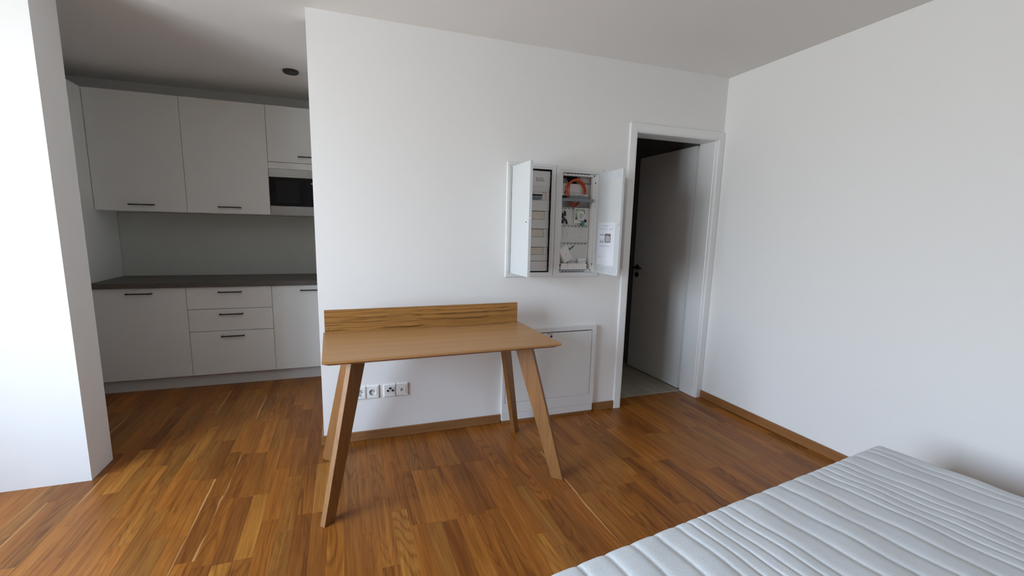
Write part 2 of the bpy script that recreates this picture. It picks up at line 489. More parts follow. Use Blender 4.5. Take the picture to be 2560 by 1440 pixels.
def plank_geo(x0, x1, y0, y1):
    """one strip: top with a fine chamfer, tone and sapwood data"""
    g, c, h = 0.00015, 0.0006, -0.0065
    x0 += g; x1 -= g; y0 += g; y1 -= g
    vs = [(x0, y0, h), (x1, y0, h), (x1, y1, h), (x0, y1, h),
          (x0, y0, -c * 0.7), (x1, y0, -c * 0.7), (x1, y1, -c * 0.7), (x0, y1, -c * 0.7),
          (x0 + c, y0 + c, 0), (x1 - c, y0 + c, 0), (x1 - c, y1 - c, 0), (x0 + c, y1 - c, 0)]
    fs = [(8, 9, 10, 11)]
    for k in range(4):
        j = (k + 1) % 4
        fs += [(k, j, 4 + j, 4 + k), (4 + k, 4 + j, 8 + j, 8 + k)]
    t = srgb(*random.choices(TONES, TW)[0]); f = random.uniform(0.93, 1.08)
    tone = tuple(min(1, q * f * k_) for q, k_ in zip(t[:3], (2.55, 2.55, 1.65)))
    sap = random.choice([0.85, 0.65, 0.45]) if random.random() < 0.09 else 0.0
    return vs, fs, tone, sap, random.random() < 0.5, random.uniform(0, 60), (x0, x1), random.choice([0.0, 0.0, 0.35, 0.7, 1.0])


def plank_mesh(name, items, origin=(0, 0, 0)):
    me = bpy.data.meshes.new(name)
    V, F, info = [], [], []
    for it in items:
        k = len(V)
        V += [(p[0] - origin[0], p[1] - origin[1], p[2] - origin[2]) for p in it[0]]
        for q in it[1]:
            F.append(tuple(i + k for i in q)); info.append(it)
    me.from_pydata(V, [], F)
    me.uv_layers.new(name='uv')
    me.color_attributes.new('tone', 'FLOAT_COLOR', 'CORNER')
    me.color_attributes.new('sap', 'FLOAT_COLOR', 'CORNER')
    uv, ta, sa = me.uv_layers['uv'], me.color_attributes['tone'], me.color_attributes['sap']
    for p in me.polygons:
        it = info[p.index]
        for li in p.loop_indices:
            x, y, _ = me.vertices[me.loops[li].vertex_index].co
            x += origin[0]; y += origin[1]
            uv.data[li].uv = (y + it[5], x + it[5] * 0.37)
            ta.data[li].color = (*it[2], 1)
            f = (x - it[6][0]) / (it[6][1] - it[6][0])
            sa.data[li].color = (it[3], f if it[4] else 1 - f, it[7], 1)
    me.materials.append(M['oak_floor'])
    return me


cells = []
k0 = int((XL - 0.106) / PW) - 1
for k in range(k0, int((XR - 0.106) / PW) + 2):
    x0, x1 = max(XL, 0.106 + k * PW), min(XR, 0.106 + (k + 1) * PW)
    if x1 - x0 < 0.012: continue
    off = random.choices([0.0, 0.232, 0.14, 0.06], [5, 4, 1, 1])[0] + random.uniform(-0.015, 0.015)
    ymax = 1.366 if (x0 + x1) / 2 < 0.046 else (0.154 if 1.93 < (x0 + x1) / 2 < 2.67 else 0.0)
    y = -0.455 + off + 0.462 * 5
    while y > YB:
        y1 = min(y, ymax); y0 = max(y - 0.462, YB)
        if y1 - y0 > 0.02: cells += [(x0, x1, y0, y1)]
        y -= 0.462


def seen_size(c):
    """area of a strip as the camera sees it (0 outside the frame)"""
    q = []
    for x, y in ((c[0], c[2]), (c[1], c[2]), (c[1], c[3]), (c[0], c[3])):
        d = Vector((x, y, 0)) - CP; z = d.dot(CF)
        if z < 0.2: return 0
        q.append((1251.3 + 1118.2 * d.dot(CR) / z, 753.4 - 1118.2 * d.dot(CU) / z))
    if all(p[0] < 0 for p in q) or all(p[0] > 2560 for p in q) or all(p[1] > 1440 for p in q): return 0
    return abs(sum(q[i][0] * q[(i + 1) % 4][1] - q[(i + 1) % 4][0] * q[i][1] for i in range(4))) / 2


cells.sort(key=seen_size, reverse=True)
rest = []
for n_, c in enumerate(cells):
    g = plank_geo(*c)
    if n_ < 300:
        org = ((c[0] + c[1]) / 2, (c[2] + c[3]) / 2, 0)
        o = bpy.data.objects.new('plank', plank_mesh('plank', [g], org)); C.objects.link(o); o.parent = floor; o.location = org
    else: rest.append(g)
o = bpy.data.objects.new('distant_planks', plank_mesh('distant_planks', rest)); C.objects.link(o); o.parent = floor; o['kind'] = 'stuff'

# grey vinyl floor of the room behind the door
bf = tag(box(0.146, XR, 0.156, 2.3, -0.03, -0.006).build('floor_bathroom', 'underlay'), kind='structure')
for i in range(11):
    x0 = XR - 0.235 * (i + 1)
    y = 0.157 - (0.31 * (i % 3))
    while y < 2.3:
        a, b_ = max(y, 0.157), min(y + 0.93, 2.3)
        if b_ - a > 0.03:
            box(max(x0, 0.147) + 0.0008, x0 + 0.235 - 0.0008, a + 0.0008, b_ - 0.0008, -0.006, 0.0).build('plank', 'vinyl', bf, origin=(x0, a, 0))
        y += 0.93
tag(box(DX0, DX1, 0.150, 0.160, -0.006, 0.0012).build('trim_1', 'galv'), kind='structure')

# skirting
def skirt(name, parts, mat='oak_trim'):
    b = MB()
    for p in parts: b.box(*p)
    return tag(b.build(name, mat, bevel=0.0025), kind='structure')
BH, BT = 0.060, 0.013
skirt('baseboard_front', [(XW - BT, 0.985, -BT, 0.0, 0.0005, BH), (XW - BT, XW, 0.0, WT, 0.0005, BH)])
skirt('baseboard_front.001', [(1.692, 1.884, -BT, 0.0, 0.0005, BH)])
skirt('baseboard_right', [(XR - BT, XR, YB, -0.001, 0.0005, BH)], 'oak_trim_y')
skirt('baseboard_back', [(XL, XR - BT, YB, YB + BT, 0.0005, BH)])
skirt('baseboard_left', [(XL, XL + BT, WY1 + 0.02, 1.30, 0.0005, BH)], 'oak_trim_y')

# ------------------------------------------------------------------ door to the dark room
door = shell('door_1', (2.3, 0, 0))
def U(prof_y, x0, x1, z, w_):
    """three sided casing, profile = [(fraction of width from the outer edge, y)]"""
    b = MB(); L = []
    for q, y in prof_y:
        d = w_ * q
        L.append([(x0 + d, y, 0.0005), (x0 + d, y, z - d), (x1 - d, y, z - d), (x1 - d, y, 0.0005)])
    n = 4
    vs = [p for l in L for p in l]; fs = []
    for k in range(len(L)):
        j = (k + 1) % len(L)
        for i in range(3): fs.append((k * n + i, k * n + i + 1, j * n + i + 1, j * n + i))
    fs.append(tuple(k * n for k in range(len(L)))); fs.append(tuple(k * n + 3 for k in range(len(L))))
    return b.add(vs, fs)
U([(0, 0.0), (0, -0.016), (0.06, -0.018), (0.80, -0.018), (0.84, -0.015), (0.92, -0.015), (0.95, -0.011), (1.0, -0.010), (1.0, 0.0)], 1.886, 2.710, 2.052, 0.060).build('casing', 'lacquer', door)
U([(0, -0.0005), (0, 0.170), (0.7, 0.170), (0.7, 0.156), (1.0, 0.150), (1.0, 0.012), (0.75, 0.006), (0.75, -0.0005)], 1.9305, 2.6675, 2.0115, 0.018).build('lining', 'lacquer', door)
leaf = MB().box(2.656, 2.694, 0.198, 0.912, 0.006, 1.992).box(2.6805, 2.694, 0.178, 0.1985, 0.006, 1.992).build('leaf', 'lacquer', door, bevel=0.0015)
lev = MB()
lev.cyl((2.6565, 0.852, 0.984), 'x', 0.024, 0.024, -0.008, 24).cyl((2.650, 0.852, 0.984), 'x', 0.009, 0.009, -0.048, 16)
lev.tube([(2.604, 0.856, 0.984), (2.603, 0.83, 0.985), (2.603, 0.79, 0.985), (2.605, 0.735, 0.983)], 0.0085, 12)
lev.build('handle', 'black', leaf)
MB().cyl((2.6565, 0.852, 0.912), 'x', 0.024, 0.024, -0.008, 24).box(2.646, 2.6490, 0.849, 0.855, 0.900, 0.922).build('keyhole_rosette', 'black', leaf)
for z in (0.28, 1.72):
    MB().cyl((2.6815, 0.1770, z - 0.045), 'z', 0.0065, 0.0065, 0.09, 14).build('hinge', 'chrome', leaf)

# ------------------------------------------------------------------ left flush cabinet with breakers
def cab_frame(b, x0, x1, z0, z1, op):
    return b.frame_xz(x0, x1, z0, z1, op[0] - x0, x1 - op[1], op[2] - z0, z1 - op[3],
                      [(0, 0.0), (0.0, -0.006), (0.10, -0.010), (0.55, -0.010), (0.62, -0.0075), (1.0, -0.006), (1.0, 0.03)])
def housing(b, op, depth):
    x0, x1, z0, z1 = op
    x0 += 0.001; x1 -= 0.001; z0 += 0.001; z1 -= 0.001
    t = 0.003
    return b.box(x0, x1, depth - t, depth, z0, z1).box(x0, x0 + t, 0.004, depth - t, z0, z1).box(x1 - t, x1, 0.004, depth - t, z0, z1) \
            .box(x0 + t, x1 - t, 0.004, depth - t, z0, z0 + t).box(x0 + t, x1 - t, 0.004, depth - t, z1 - t, z1)

eb = thing('breaker_cabinet', (1.168, 0.0, 1.004), 'white flush fuse cabinet with breakers, its plain door swung open', 'electrical cabinet', 'flush cabinets beside the door')
cab_frame(MB(), 0.997, 1.340, 1.004, 1.736, (LC[0] + 0.003, LC[1] - 0.003, LC[2] + 0.003, LC[3] - 0.003)).build('frame', 'steel_frame', eb)
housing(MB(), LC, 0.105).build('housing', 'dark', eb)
cov = MB()
cx0, cx1 = 1.042, 1.3075
cov.box(cx0, cx1, 0.012, 0.050, 1.598, 1.694)
cov.hexa([(cx0, 0.020, 1.560), (cx1, 0.020, 1.560), (cx1, 0.05, 1.560), (cx0, 0.05, 1.560)], [(cx0, 0.012, 1.598), (cx1, 0.012, 1.598), (cx1, 0.05, 1.598), (cx0, 0.05, 1.598)])
for z0, z1 in ((1.4385, 1.507), (1.3215, 1.383), (1.2015, 1.267), (1.1085, 1.150), (1.040, 1.1065)):
    cov.box(cx0, cx1, 0.014, 0.050, z0, z1)
cov.box(1.2835, cx1, 0.017, 0.05, 1.507, 1.560).box(1.276, cx1, 0.017, 0.05, 1.383, 1.437).box(1.276, cx1, 0.017, 0.05, 1.267, 1.320).box(1.276, cx1, 0.017, 0.05, 1.150, 1.200)
cov.build('cover', 'plastic_grey', eb, bevel=0.0015)
for z0, z1, xa in ((1.3845, 1.4355, 1.046), (1.2685, 1.3185, 1.046), (1.1515, 1.1985, 1.176)):
    box(xa, 1.2745, 0.019, 0.046, z0, z1).build('blanking_strip', 'blank', eb, bevel=0.001)
box(1.2535, 1.282, 0.019, 0.046, 1.508, 1.558).build('blanking_strip', 'blank', eb, bevel=0.001)
box(1.166, 1.174, 0.024, 0.046, 1.1515, 1.1985).build('cable_window_dark', 'black', eb)  # black box painted in as the dark of an open cable window
for i in range(8):
    x0 = 1.1180 + 0.0168 * i
    br = MB().box(x0 + 0.0003, x0 + 0.0165, 0.020, 0.06, 1.508, 1.524).box(x0 + 0.0003, x0 + 0.0165, 0.010, 0.06, 1.524, 1.546).build('breaker', 'breaker', eb, bevel=0.0006)
    box(x0 + 0.0005, x0 + 0.0162, 0.017, 0.05, 1.5465, 1.558).build('terminal_cap', 'plastic_white', br)
    MB().box(x0 + 0.0035, x0 + 0.0135, -0.002, 0.010, 1.535, 1.545).build('toggle', 'black', br, bevel=0.001)
    box(x0 + 0.006, x0 + 0.011, 0.0085, 0.011, 1.5262, 1.5300).build('indicator', 'plastic_white', br)
pr = MB()
for z, a, b_ in ((1.6475, 1.222, 1.262), (1.6385, 1.228, 1.258), (1.6315, 1.232, 1.264)): pr.box(a, b_, 0.0112, 0.0122, z - 0.0012, z + 0.0012)
pr.box(1.206, 1.213, 0.0112, 0.0122, 1.645, 1.650)
pr.frame_xz(1.206, 1.222, 1.628, 1.641, 0.002, 0.002, 0.002, 0.002, [(0, 0.0122), (0, 0.0112), (1, 0.0112), (1, 0.0122)])
pr.build('printed_label', 'ink', eb)
for x in (1.175, 1.186, 1.194, 1.212): box(x, x + 0.006, 0.008, 0.03, 1.6945, 1.7005).build('cover_clip', 'black', eb)
for z0, z1 in ((1.655, 1.672), (1.055, 1.068)): box(1.3065, 1.311, 0.002, 0.02, z0, z1).build('cover_clip', 'black', eb)
dl = MB().box(1.0305, 1.0325, -0.302, -0.012, 1.034, 1.706)
dl.box(1.0325, 1.047, -0.302, -0.3005, 1.034, 1.706).box(1.0325, 1.047, -0.0135, -0.012, 1.034, 1.706).box(1.0325, 1.047, -0.3005, -0.0135, 1.034, 1.0355).box(1.0325, 1.047, -0.3005, -0.0135, 1.7045, 1.706)
dl = dl.build('cabinet_door', 'steel_white', eb)
b = MB()
b.box(1.0290, 1.0306, -0.272, -0.252, 1.350, 1.384)
lat = b.build('latch', 'plastic_grey', dl, bevel=0.0008)
box(1.0282, 1.0292, -0.269, -0.256, 1.354, 1.362).build('latch_slot', 'ink', dl)
MB().cyl((1.0400, -0.3018, 1.380), 'y', 0.004, 0.003, -0.005, 12).build('latch_pin', 'plastic_white', dl)

# ------------------------------------------------------------------ right flush cabinet with the fibre patching
nb = thing('network_cabinet', (1.516, 0.0, 1.000), 'white flush network cabinet with orange fibre and vented door open', 'electrical cabinet', 'flush cabinets beside the door')
cab_frame(MB(), 1.3425, 1.692, 1.000, 1.727, (RC[0] + 0.003, RC[1] - 0.003, RC[2] + 0.003, RC[3] - 0.003)).build('frame', 'steel_frame', nb)
housing(MB(), RC, 0.115).build('housing', 'plastic_white', nb)
# inner border with screws
inb = MB().frame_xz(RC[0] + 0.006, RC[1] - 0.006, RC[2] + 0.006, RC[3] - 0.006, 0.012, 0.020, 0.020, 0.014, [(0, 0.03), (0, 0.018), (1, 0.018), (1, 0.05)])
inb.build('inner_border', 'plastic_white', nb)
for x, z in ((1.401, 1.684), (1.640, 1.682), (1.652, 1.640), (1.654, 1.085), (1.402, 1.041), (1.641, 1.042)):
    MB().cyl((x, 0.0185, z), 'y', 0.0042, 0.0036, -0.003, 12).build('screw', 'black', nb)
for x0, z0 in ((1.43, 1.6885), (1.418, 1.0325)):
    for k in range(7): box(x0 + k * 0.026, x0 + k * 0.026 + 0.02, 0.0175, 0.0195, z0, z0 + 0.004).build('edge_slot', 'black', nb)
# dark cable entry top left with a flap, upper white backing sheet
box(1.436, 1.556, 0.108, 0.1115, 1.632, 1.684).build('cable_entry', 'dark', nb)
box(1.420, 1.650, 0.076, 0.111, 1.552, 1.632).build('backing_sheet', 'plastic_white', nb, bevel=0.001)
box(1.565, 1.645, 0.080, 0.112, 1.640, 1.682).build('backing_block', 'plastic_grey', nb, bevel=0.002)
# perforated mounting plates and their slot rows
for k, (z0, z1) in enumerate(((1.352, 1.470), (1.232, 1.350), (1.094, 1.230))):
    pl = box(1.404, 1.634, 0.050, 0.054, z0, z1).build('mounting_plate', 'perf', nb)
    sl = MB()
    for j in range(8):
        x = 1.412 + j * 0.0272
        if k == 0 and j > 4: continue
        sl.box(x, x + 0.017, 0.0492, 0.0502, z1 - 0.011, z1 - 0.003)
    sl.build('slot_row', 'grey_metal', pl)
    rl = box(1.637, 1.645, 0.030, 0.054, z0 + 0.02, z1 - 0.012).build('side_rail', 'plastic_white', nb, bevel=0.001)
    hl = MB()
    for j in range(4): hl.box(1.6390, 1.6430, 0.0292, 0.0305, z0 + 0.028 + j * 0.022, z0 + 0.036 + j * 0.022)
    hl.build('rail_holes', 'ink', rl)
# grey patch tray with couplers
tr = MB().box(1.390, 1.612, 0.024, 0.030, 1.528, 1.548).hexa([(1.390, 0.024, 1.5265), (1.612, 0.024, 1.5265), (1.612, 0.10, 1.5265), (1.390, 0.10, 1.5265)], [(1.390, 0.024, 1.5285), (1.612, 0.024, 1.5285), (1.612, 0.10, 1.5285), (1.390, 0.10, 1.5285)])
tr.box(1.390, 1.634, -0.002, 0.004, 1.508, 1.528).box(1.390, 1.612, 0.004, 0.024, 1.5265, 1.5285).build('patch_tray', 'grey_metal', nb, bevel=0.001)
box(1.390, 1.604, 0.0305, 0.040, 1.534, 1.560).build('coupler_bar', 'plastic_grey', nb, bevel=0.001)
for k in range(6):
    box(1.466 + k * 0.0205, 1.474 + k * 0.0205, 0.0290, 0.0305, 1.549, 1.556).build('coupler', 'breaker', nb)
box(1.392, 1.438, 0.018, 0.0238, 1.530, 1.546).build('coupler_block', 'dark', nb)
box(1.575, 1.602, -0.0026, -0.002, 1.5195, 1.5215).build('red_mark', 'orange', nb)
# lower white duct cover
box(1.404, 1.606, 0.002, 0.055, 1.048, 1.090).build('duct_cover', 'plastic_white', nb, bevel=0.002)
box(1.404, 1.606, 0.004, 0.03, 1.0445, 1.0478).build('duct_shadow_gap', 'black', nb)
box(1.4555, 1.4575, 0.0014, 0.003, 1.066, 1.089).build('duct_mark', 'ink_light', nb)
box(1.392, 1.404, 0.0, 0.03, 1.074, 1.086).build('duct_clip', 'black', nb)
# open door with louvres
dr = MB().box(1.658, 1.670, -0.298, -0.014, 1.031, 1.700).build('cabinet_door', 'steel_white', nb, bevel=0.001)
lip = MB()
lip.box(1.6548, 1.658, -0.298, -0.2915, 1.031, 1.700).box(1.6548, 1.658, -0.0205, -0.014, 1.031, 1.700)
lip.box(1.6548, 1.658, -0.2915, -0.0205, 1.031, 1.036).box(1.6548, 1.658, -0.2915, -0.0205, 1.695, 1.700)
lip.build('door_rim', 'steel_white', dr)
for z0, z1 in ((1.650, 1.688), (1.042, 1.078)):
    for k in range(17):
        y = -0.050 - k * 0.0142
        MB().add([(1.658, y, z0), (1.658, y - 0.0085, z0), (1.6560, y - 0.006, z0 + 0.003), (1.658, y, z1), (1.658, y - 0.0085, z1), (1.6560, y - 0.006, z1 - 0.003)],
                 [(0, 1, 2), (3, 5, 4), (0, 2, 5, 3), (1, 4, 5, 2)]).build('louvre', 'steel_white', dr)
        box(1.6574, 1.6581, y + 0.0002, y + 0.0042, z0 + 0.002, z1 - 0.002).build('louvre_slot', 'ink_light', dr)
MB().lathe((1.658, -0.280, 1.361), 'x', [(0.008, 0), (0.008, -0.006), (0.006, -0.009), (0.001, -0.009)], 16).build('latch', 'plastic_grey', dr)

# things inside it
fc = MB()
def loop(cx, cz, rx, rz, y, tilt, r=0.0036, a0=0, a1=360, sq=1.0, n=44):
    pts = []
    cl = (a1 - a0) >= 360
    for i in range(n if cl else n + 1):
        a = math.radians(a0 + (a1 - a0) * i / n)
        sn = max(0.0, min(1.0, -math.sin(a) / 0.6)); pts.append((cx + rx * math.cos(a) * (1 - 0.38 * sn), y + tilt * math.sin(a), cz + rz * (math.sin(a) if math.sin(a) > 0 else math.sin(a) * sq)))
    return pts, cl
for cx, cz, rx, rz, y, tl in ((1.522, 1.572, 0.078, 0.088, 0.052, -0.010), (1.519, 1.568, 0.072, 0.090, 0.060, -0.004), (1.526, 1.575, 0.068, 0.080, 0.056, -0.012), (1.517, 1.566, 0.080, 0.084, 0.066, 0.0)):
    p, cl = loop(cx, cz, rx, rz, y, tl); fc.tube(p, 0.0038, 8, cl)
for x, bend in ((1.434, 0.012), (1.446, 0.004), (1.456, -0.004)):
    fc.tube([(x, 0.022, 1.535), (x, 0.020, 1.548), (x - 0.002, 0.024, 1.575), (x + 0.006, 0.034, 1.610), (x + 0.024 + bend, 0.045, 1.640)], 0.0034, 8)
tag(fc.build('fibre_cable', 'orange', smooth=True), 'orange fibre cable coiled behind the grey tray in the network cabinet', 'cable')
wc = MB()
for dx in (0, 0.010, 0.020):
    wc.tube([(1.404 + dx * 0.3, 0.035, 1.552), (1.414 + dx, 0.040, 1.59), (1.432 + dx * 1.2, 0.055, 1.635), (1.440 + dx, 0.090, 1.668)], 0.0026, 8)
tag(wc.build('white_cable', 'plastic_white', smooth=True), 'thin white cables rising from the tray to the dark cable entry', 'cable')
wl = MB().tube([(1.421, 0.046, 1.355), (1.430, 0.045, 1.330), (1.442, 0.045, 1.305), (1.440, 0.045, 1.280), (1.424, 0.045, 1.266), (1.410, 0.046, 1.262)], 0.0022, 8)
wl.tube([(1.436, 0.046, 1.355), (1.455, 0.045, 1.325), (1.470, 0.045, 1.290), (1.452, 0.046, 1.262), (1.420, 0.046, 1.240)], 0.0022, 8)
tag(wl.build('patch_cord', 'plastic_white', smooth=True), 'loose thin white cords looping over the perforated plate', 'cable')
# black plug cluster
for i, (x, z, an) in enumerate(((1.424, 1.418, 0.1), (1.441, 1.432, -0.1), (1.434, 1.388, 0.5), (1.452, 1.378, -0.35), (1.416, 1.380, -0.6))):
    lab = ('black coax plug beside the cabinet left edge', 'uppermost black coax plug on the perforated plate', 'black coax plug at the middle of the plug cluster', 'black coax plug leaning right, nearest the white disc', 'lowest black coax plug at the left edge')[i]
    kp = thing('coax_plug', (x, 0.045, z - 0.02), lab, 'plug', 'black plugs on the perforated plate')
    d = Vector((math.sin(an), 0, math.cos(an)))
    c0 = Vector((x, 0.040, z))
    MB().tube([c0 - d * 0.020, c0 + d * 0.012], 0.0062, 10).build('body', 'black', kp)
    MB().tube([c0 + d * 0.012, c0 + d * 0.021], 0.0042, 10).build('nut', 'galv', kp)
# splice cassette with disc
sp = thing('splice_cassette', (1.555, 0.06, 1.37), 'clear splice cassette with round white fibre spool and green sleeve', 'cassette')
cs = MB().frame_xz(1.510, 1.600, 1.366, 1.466, 0.006, 0.006, 0.006, 0.006, [(0, 0.0495), (0, 0.032), (1, 0.032), (1, 0.046)])
cs.box(1.512, 1.598, 0.043, 0.0495, 1.368, 1.464).build('tray', 'plastic_white', sp)
MB().lathe((1.561, 0.043, 1.414), 'y', [(0.030, 0), (0.030, -0.012), (0.026, -0.016), (0.018, -0.016), (0.017, -0.010), (0.011, -0.010), (0.010, -0.015), (0.006, -0.015), (0.005, -0.008), (0.001, -0.012)], 32).build('spool', 'plastic_white', sp)
MB().lathe((1.561, 0.0328, 1.414), 'y', [(0.0165, 0), (0.0165, -0.0006), (0.0115, -0.0006)], 28).build('spool_ring', 'ink_light', sp)
MB().tube([(1.518, 0.039, 1.452), (1.517, 0.037, 1.425), (1.522, 0.037, 1.400)], 0.006, 10).build('sleeve', 'lime', sp)
MB().tube([(1.521, 0.037, 1.402), (1.524, 0.037, 1.388)], 0.006, 10).build('sleeve_end', 'black', sp)
MB().box(1.566, 1.586, 0.026, 0.0495, 1.352, 1.378).build('connector', 'green', sp, bevel=0.002)
MB().box(1.594, 1.601, 0.026, 0.0495, 1.372, 1.392).build('clip', 'black', sp, bevel=0.001)
MB().tube([(1.522, 0.037, 1.452), (1.540, 0.036, 1.459), (1.570, 0.036, 1.459), (1.590, 0.036, 1.446), (1.592, 0.036, 1.420)], 0.0022, 8).build('fibre', 'lime', sp)
# tilted white box
an = math.radians(30)
wb = thing('wall_box', (1.440, 0.03, 1.092), 'tilted white plastic box with small mark in the network cabinet', 'box')
def rotbox(w_, h_, y0, y1, cx, cz):
    q = []
    for dx, dz in ((-w_ / 2, -h_ / 2), (w_ / 2, -h_ / 2), (w_ / 2, h_ / 2), (-w_ / 2, h_ / 2)):
        q.append((cx + dx * math.cos(an) - dz * math.sin(an), cz + dx * math.sin(an) + dz * math.cos(an)))
    return MB().hexa([(x, y0, z) for x, z in q], [(x, y1, z) for x, z in q])
rotbox(0.071, 0.100, 0.004, 0.040, 1.442, 1.152).build('body', 'plastic_white', wb, bevel=0.003)
rotbox(0.007, 0.004, 0.0036, 0.0044, 1.442, 1.152).build('mark', 'ink', wb)
gp = MB().hexa([(1.474, 0.040, 1.176), (1.488, 0.040, 1.170), (1.488, 0.049, 1.170), (1.474, 0.049, 1.176)], [(1.484, 0.040, 1.194), (1.496, 0.040, 1.188), (1.496, 0.049, 1.188), (1.484, 0.049, 1.194)])
gpl = thing('fibre_plug', (1.485, 0.05, 1.17), 'green fibre plug with black tail behind the tilted box', 'plug')
gp.build('plug_body', 'green', gpl)
MB().tube([(1.490, 0.047, 1.186), (1.505, 0.047, 1.196), (1.522, 0.047, 1.210)], 0.003, 8).build('boot', 'black', gpl)
sb = thing('adapter', (1.575, 0.03, 1.090), 'small white adapter box sitting on the lower duct cover', 'adapter')
box(1.549, 1.604, 0.016, 0.045, 1.0905, 1.124).build('body', 'plastic_white', sb, bevel=0.002)
MB().tube([(1.553, 0.0145, 1.1015), (1.570, 0.0145, 1.0990), (1.590, 0.0145, 1.1050), (1.602, 0.0145, 1.1080)], 0.001, 6).build('seam', 'ink', sb)
tsx = MB()
tsx.box(1.478, 1.545, 0.040, 0.060, 1.0905, 1.108)
ts = tsx.build('terminal_strip', 'plastic_grey', nb, bevel=0.001)
for k in range(4): box(1.486 + k * 0.0145, 1.493 + k * 0.0145, 0.0392, 0.0402, 1.098, 1.104).build('terminal', 'ink', ts)
# paper taped to the open door
dp = thing('document', (1.657, -0.15, 1.088), 'printed sheet with a table and photo taped inside the vented door', 'paper')
box(1.6572, 1.6580, -0.241, -0.042, 1.089, 1.371).build('sheet', 'paper', dp)
def ink(y0, y1, z0, z1, name='printed_lines', mat='ink', b=None):
    return (b or MB()).box(1.6569, 1.6573, min(y0, y1), max(y0, y1), z0, z1)
b = MB()
for z in (1.352, 1.3225): ink(-0.057, -0.222, z - 0.0008, z + 0.0008, b=b)
for y in (-0.057, -0.222): ink(y - 0.0007, y + 0.0007, 1.3225, 1.352, b=b)
ink(-0.105, -0.160, 1.345, 1.348, b=b)
for y0, y1 in ((-0.062, -0.078), (-0.088, -0.125), (-0.136, -0.155), (-0.175, -0.215)): ink(y0, y1, 1.3290, 1.3325, b=b)
ink(-0.062, -0.120, 1.2860, 1.2945, b=b)
for y0, y1 in ((-0.062, -0.120),): ink(y0, y1, 1.258, 1.2595, b=b)
for y in (-0.062, -0.120): ink(y - 0.0007, y + 0.0007, 1.258, 1.2945, b=b)
for y0, y1 in ((-0.068, -0.086), (-0.094, -0.114)): ink(y0, y1, 1.236, 1.252, b=b)
ink(-0.060, -0.205, 1.2190, 1.2205, b=b); ink(-0.066, -0.180, 1.2125, 1.2148, b=b)
ink(-0.140, -0.165, 1.2340, 1.2360, b=b)
for z, y1 in ((1.149, -0.092), (1.1435, -0.098), (1.1375, -0.085)): ink(-0.056, y1, z - 0.001, z + 0.001, b=b)
b.build('printed_lines', 'ink_light', dp)
ink(-0.128, -0.196, 1.2405, 1.298).build('printed_photo', 'photo_print', dp)
b = MB()
for k in range(3): b.box(1.6566, 1.6570, -0.150 - k * 0.018, -0.140 - k * 0.018, 1.246, 1.282 + 0.005 * (k % 2))
b.build('printed_photo_detail', 'plastic_grey', dp)

# ------------------------------------------------------------------ access hatch
HD = -0.034
ah = thing('access_hatch', (1.338, 0.0, 0.0), 'low white metal access hatch in the wall behind the desk', 'hatch')
hx0, hx1, hz0, hz1 = 0.986, 1.690, 0.020, 0.6545
fr = MB().frame_xz(hx0, hx1, hz0 + 0.050, hz1, 0.020, 0.030, 0.074, 0.031, [(0, 0.0), (0, HD), (1, HD), (1, 0.05)])
fr.build('frame', 'steel_frame', ah, bevel=0.001)
box(hx0 + 0.001, hx1 - 0.003, HD + 0.002, 0.0, hz0, hz0 + 0.0485).build('kick_strip', 'steel_frame', ah, bevel=0.001)
box(hx0 + 0.004, hx1 - 0.004, HD + 0.006, 0.0, 0.0006, hz0).build('foot_rail', 'oak_trim', ah)
box(hx0 + 0.0235, hx1 - 0.0345, HD + 0.001, HD + 0.014, 0.1460, hz1 - 0.0375).build('hatch_panel', 'steel_frame', ah, bevel=0.001)
box(hx0 + 0.020, hx1 - 0.030, 0.04, 0.05, 0.144, hz1 - 0.031).build('gap_shade_plate', 'dark', ah)  # dark sheet stands in for shade in the gap around the panel
lk = MB().lathe((1.3365, HD + 0.001, 0.5925), 'y', [(0.0085, 0), (0.0085, -0.003), (0.0065, -0.004), (0.001, -0.004)], 20).build('lock', 'black', ah)
box(1.3335, 1.3395, HD - 0.0036, HD - 0.0026, 0.5915, 0.5935).build('key_slot', 'galv', lk)
b = MB().box(1.3085, 1.3125, HD + 0.0003, HD + 0.0012, 0.6075, 0.6145)
b.build('printed_mark', 'black', ah)
b = MB().box(1.3170, 1.3480, HD + 0.0003, HD + 0.0012, 0.6115, 0.6135).box(1.3180, 1.3400, HD + 0.0003, HD + 0.0012, 0.6075, 0.6090)
b.build('printed_lines', 'ink', ah)

# ------------------------------------------------------------------ wall sockets
def disc_well(b, cx, cz, half, r, y_front, depth, n=24):
    """square insert with a round well"""
    sq, ci = [], []
    for i in range(n):
        a = 2 * math.pi * i / n - math.pi / 4
        c_, s_ = math.cos(a), math.sin(a); k = half / max(abs(c_), abs(s_))
        sq.append((cx + c_ * k, cz + s_ * k)); ci.append((cx + c_ * r, cz + s_ * r))
    L = [[(x, 0.0, z) for x, z in sq], [(x, y_front + 0.001, z) for x, z in sq], [(cx + (x - cx) * 0.96, y_front, cz + (z - cz) * 0.96) for x, z in sq],
         [(x, y_front, z) for x, z in ci], [(x, y_front + depth, z) for x, z in ci]]
    return b.rings(L, cap1=True)

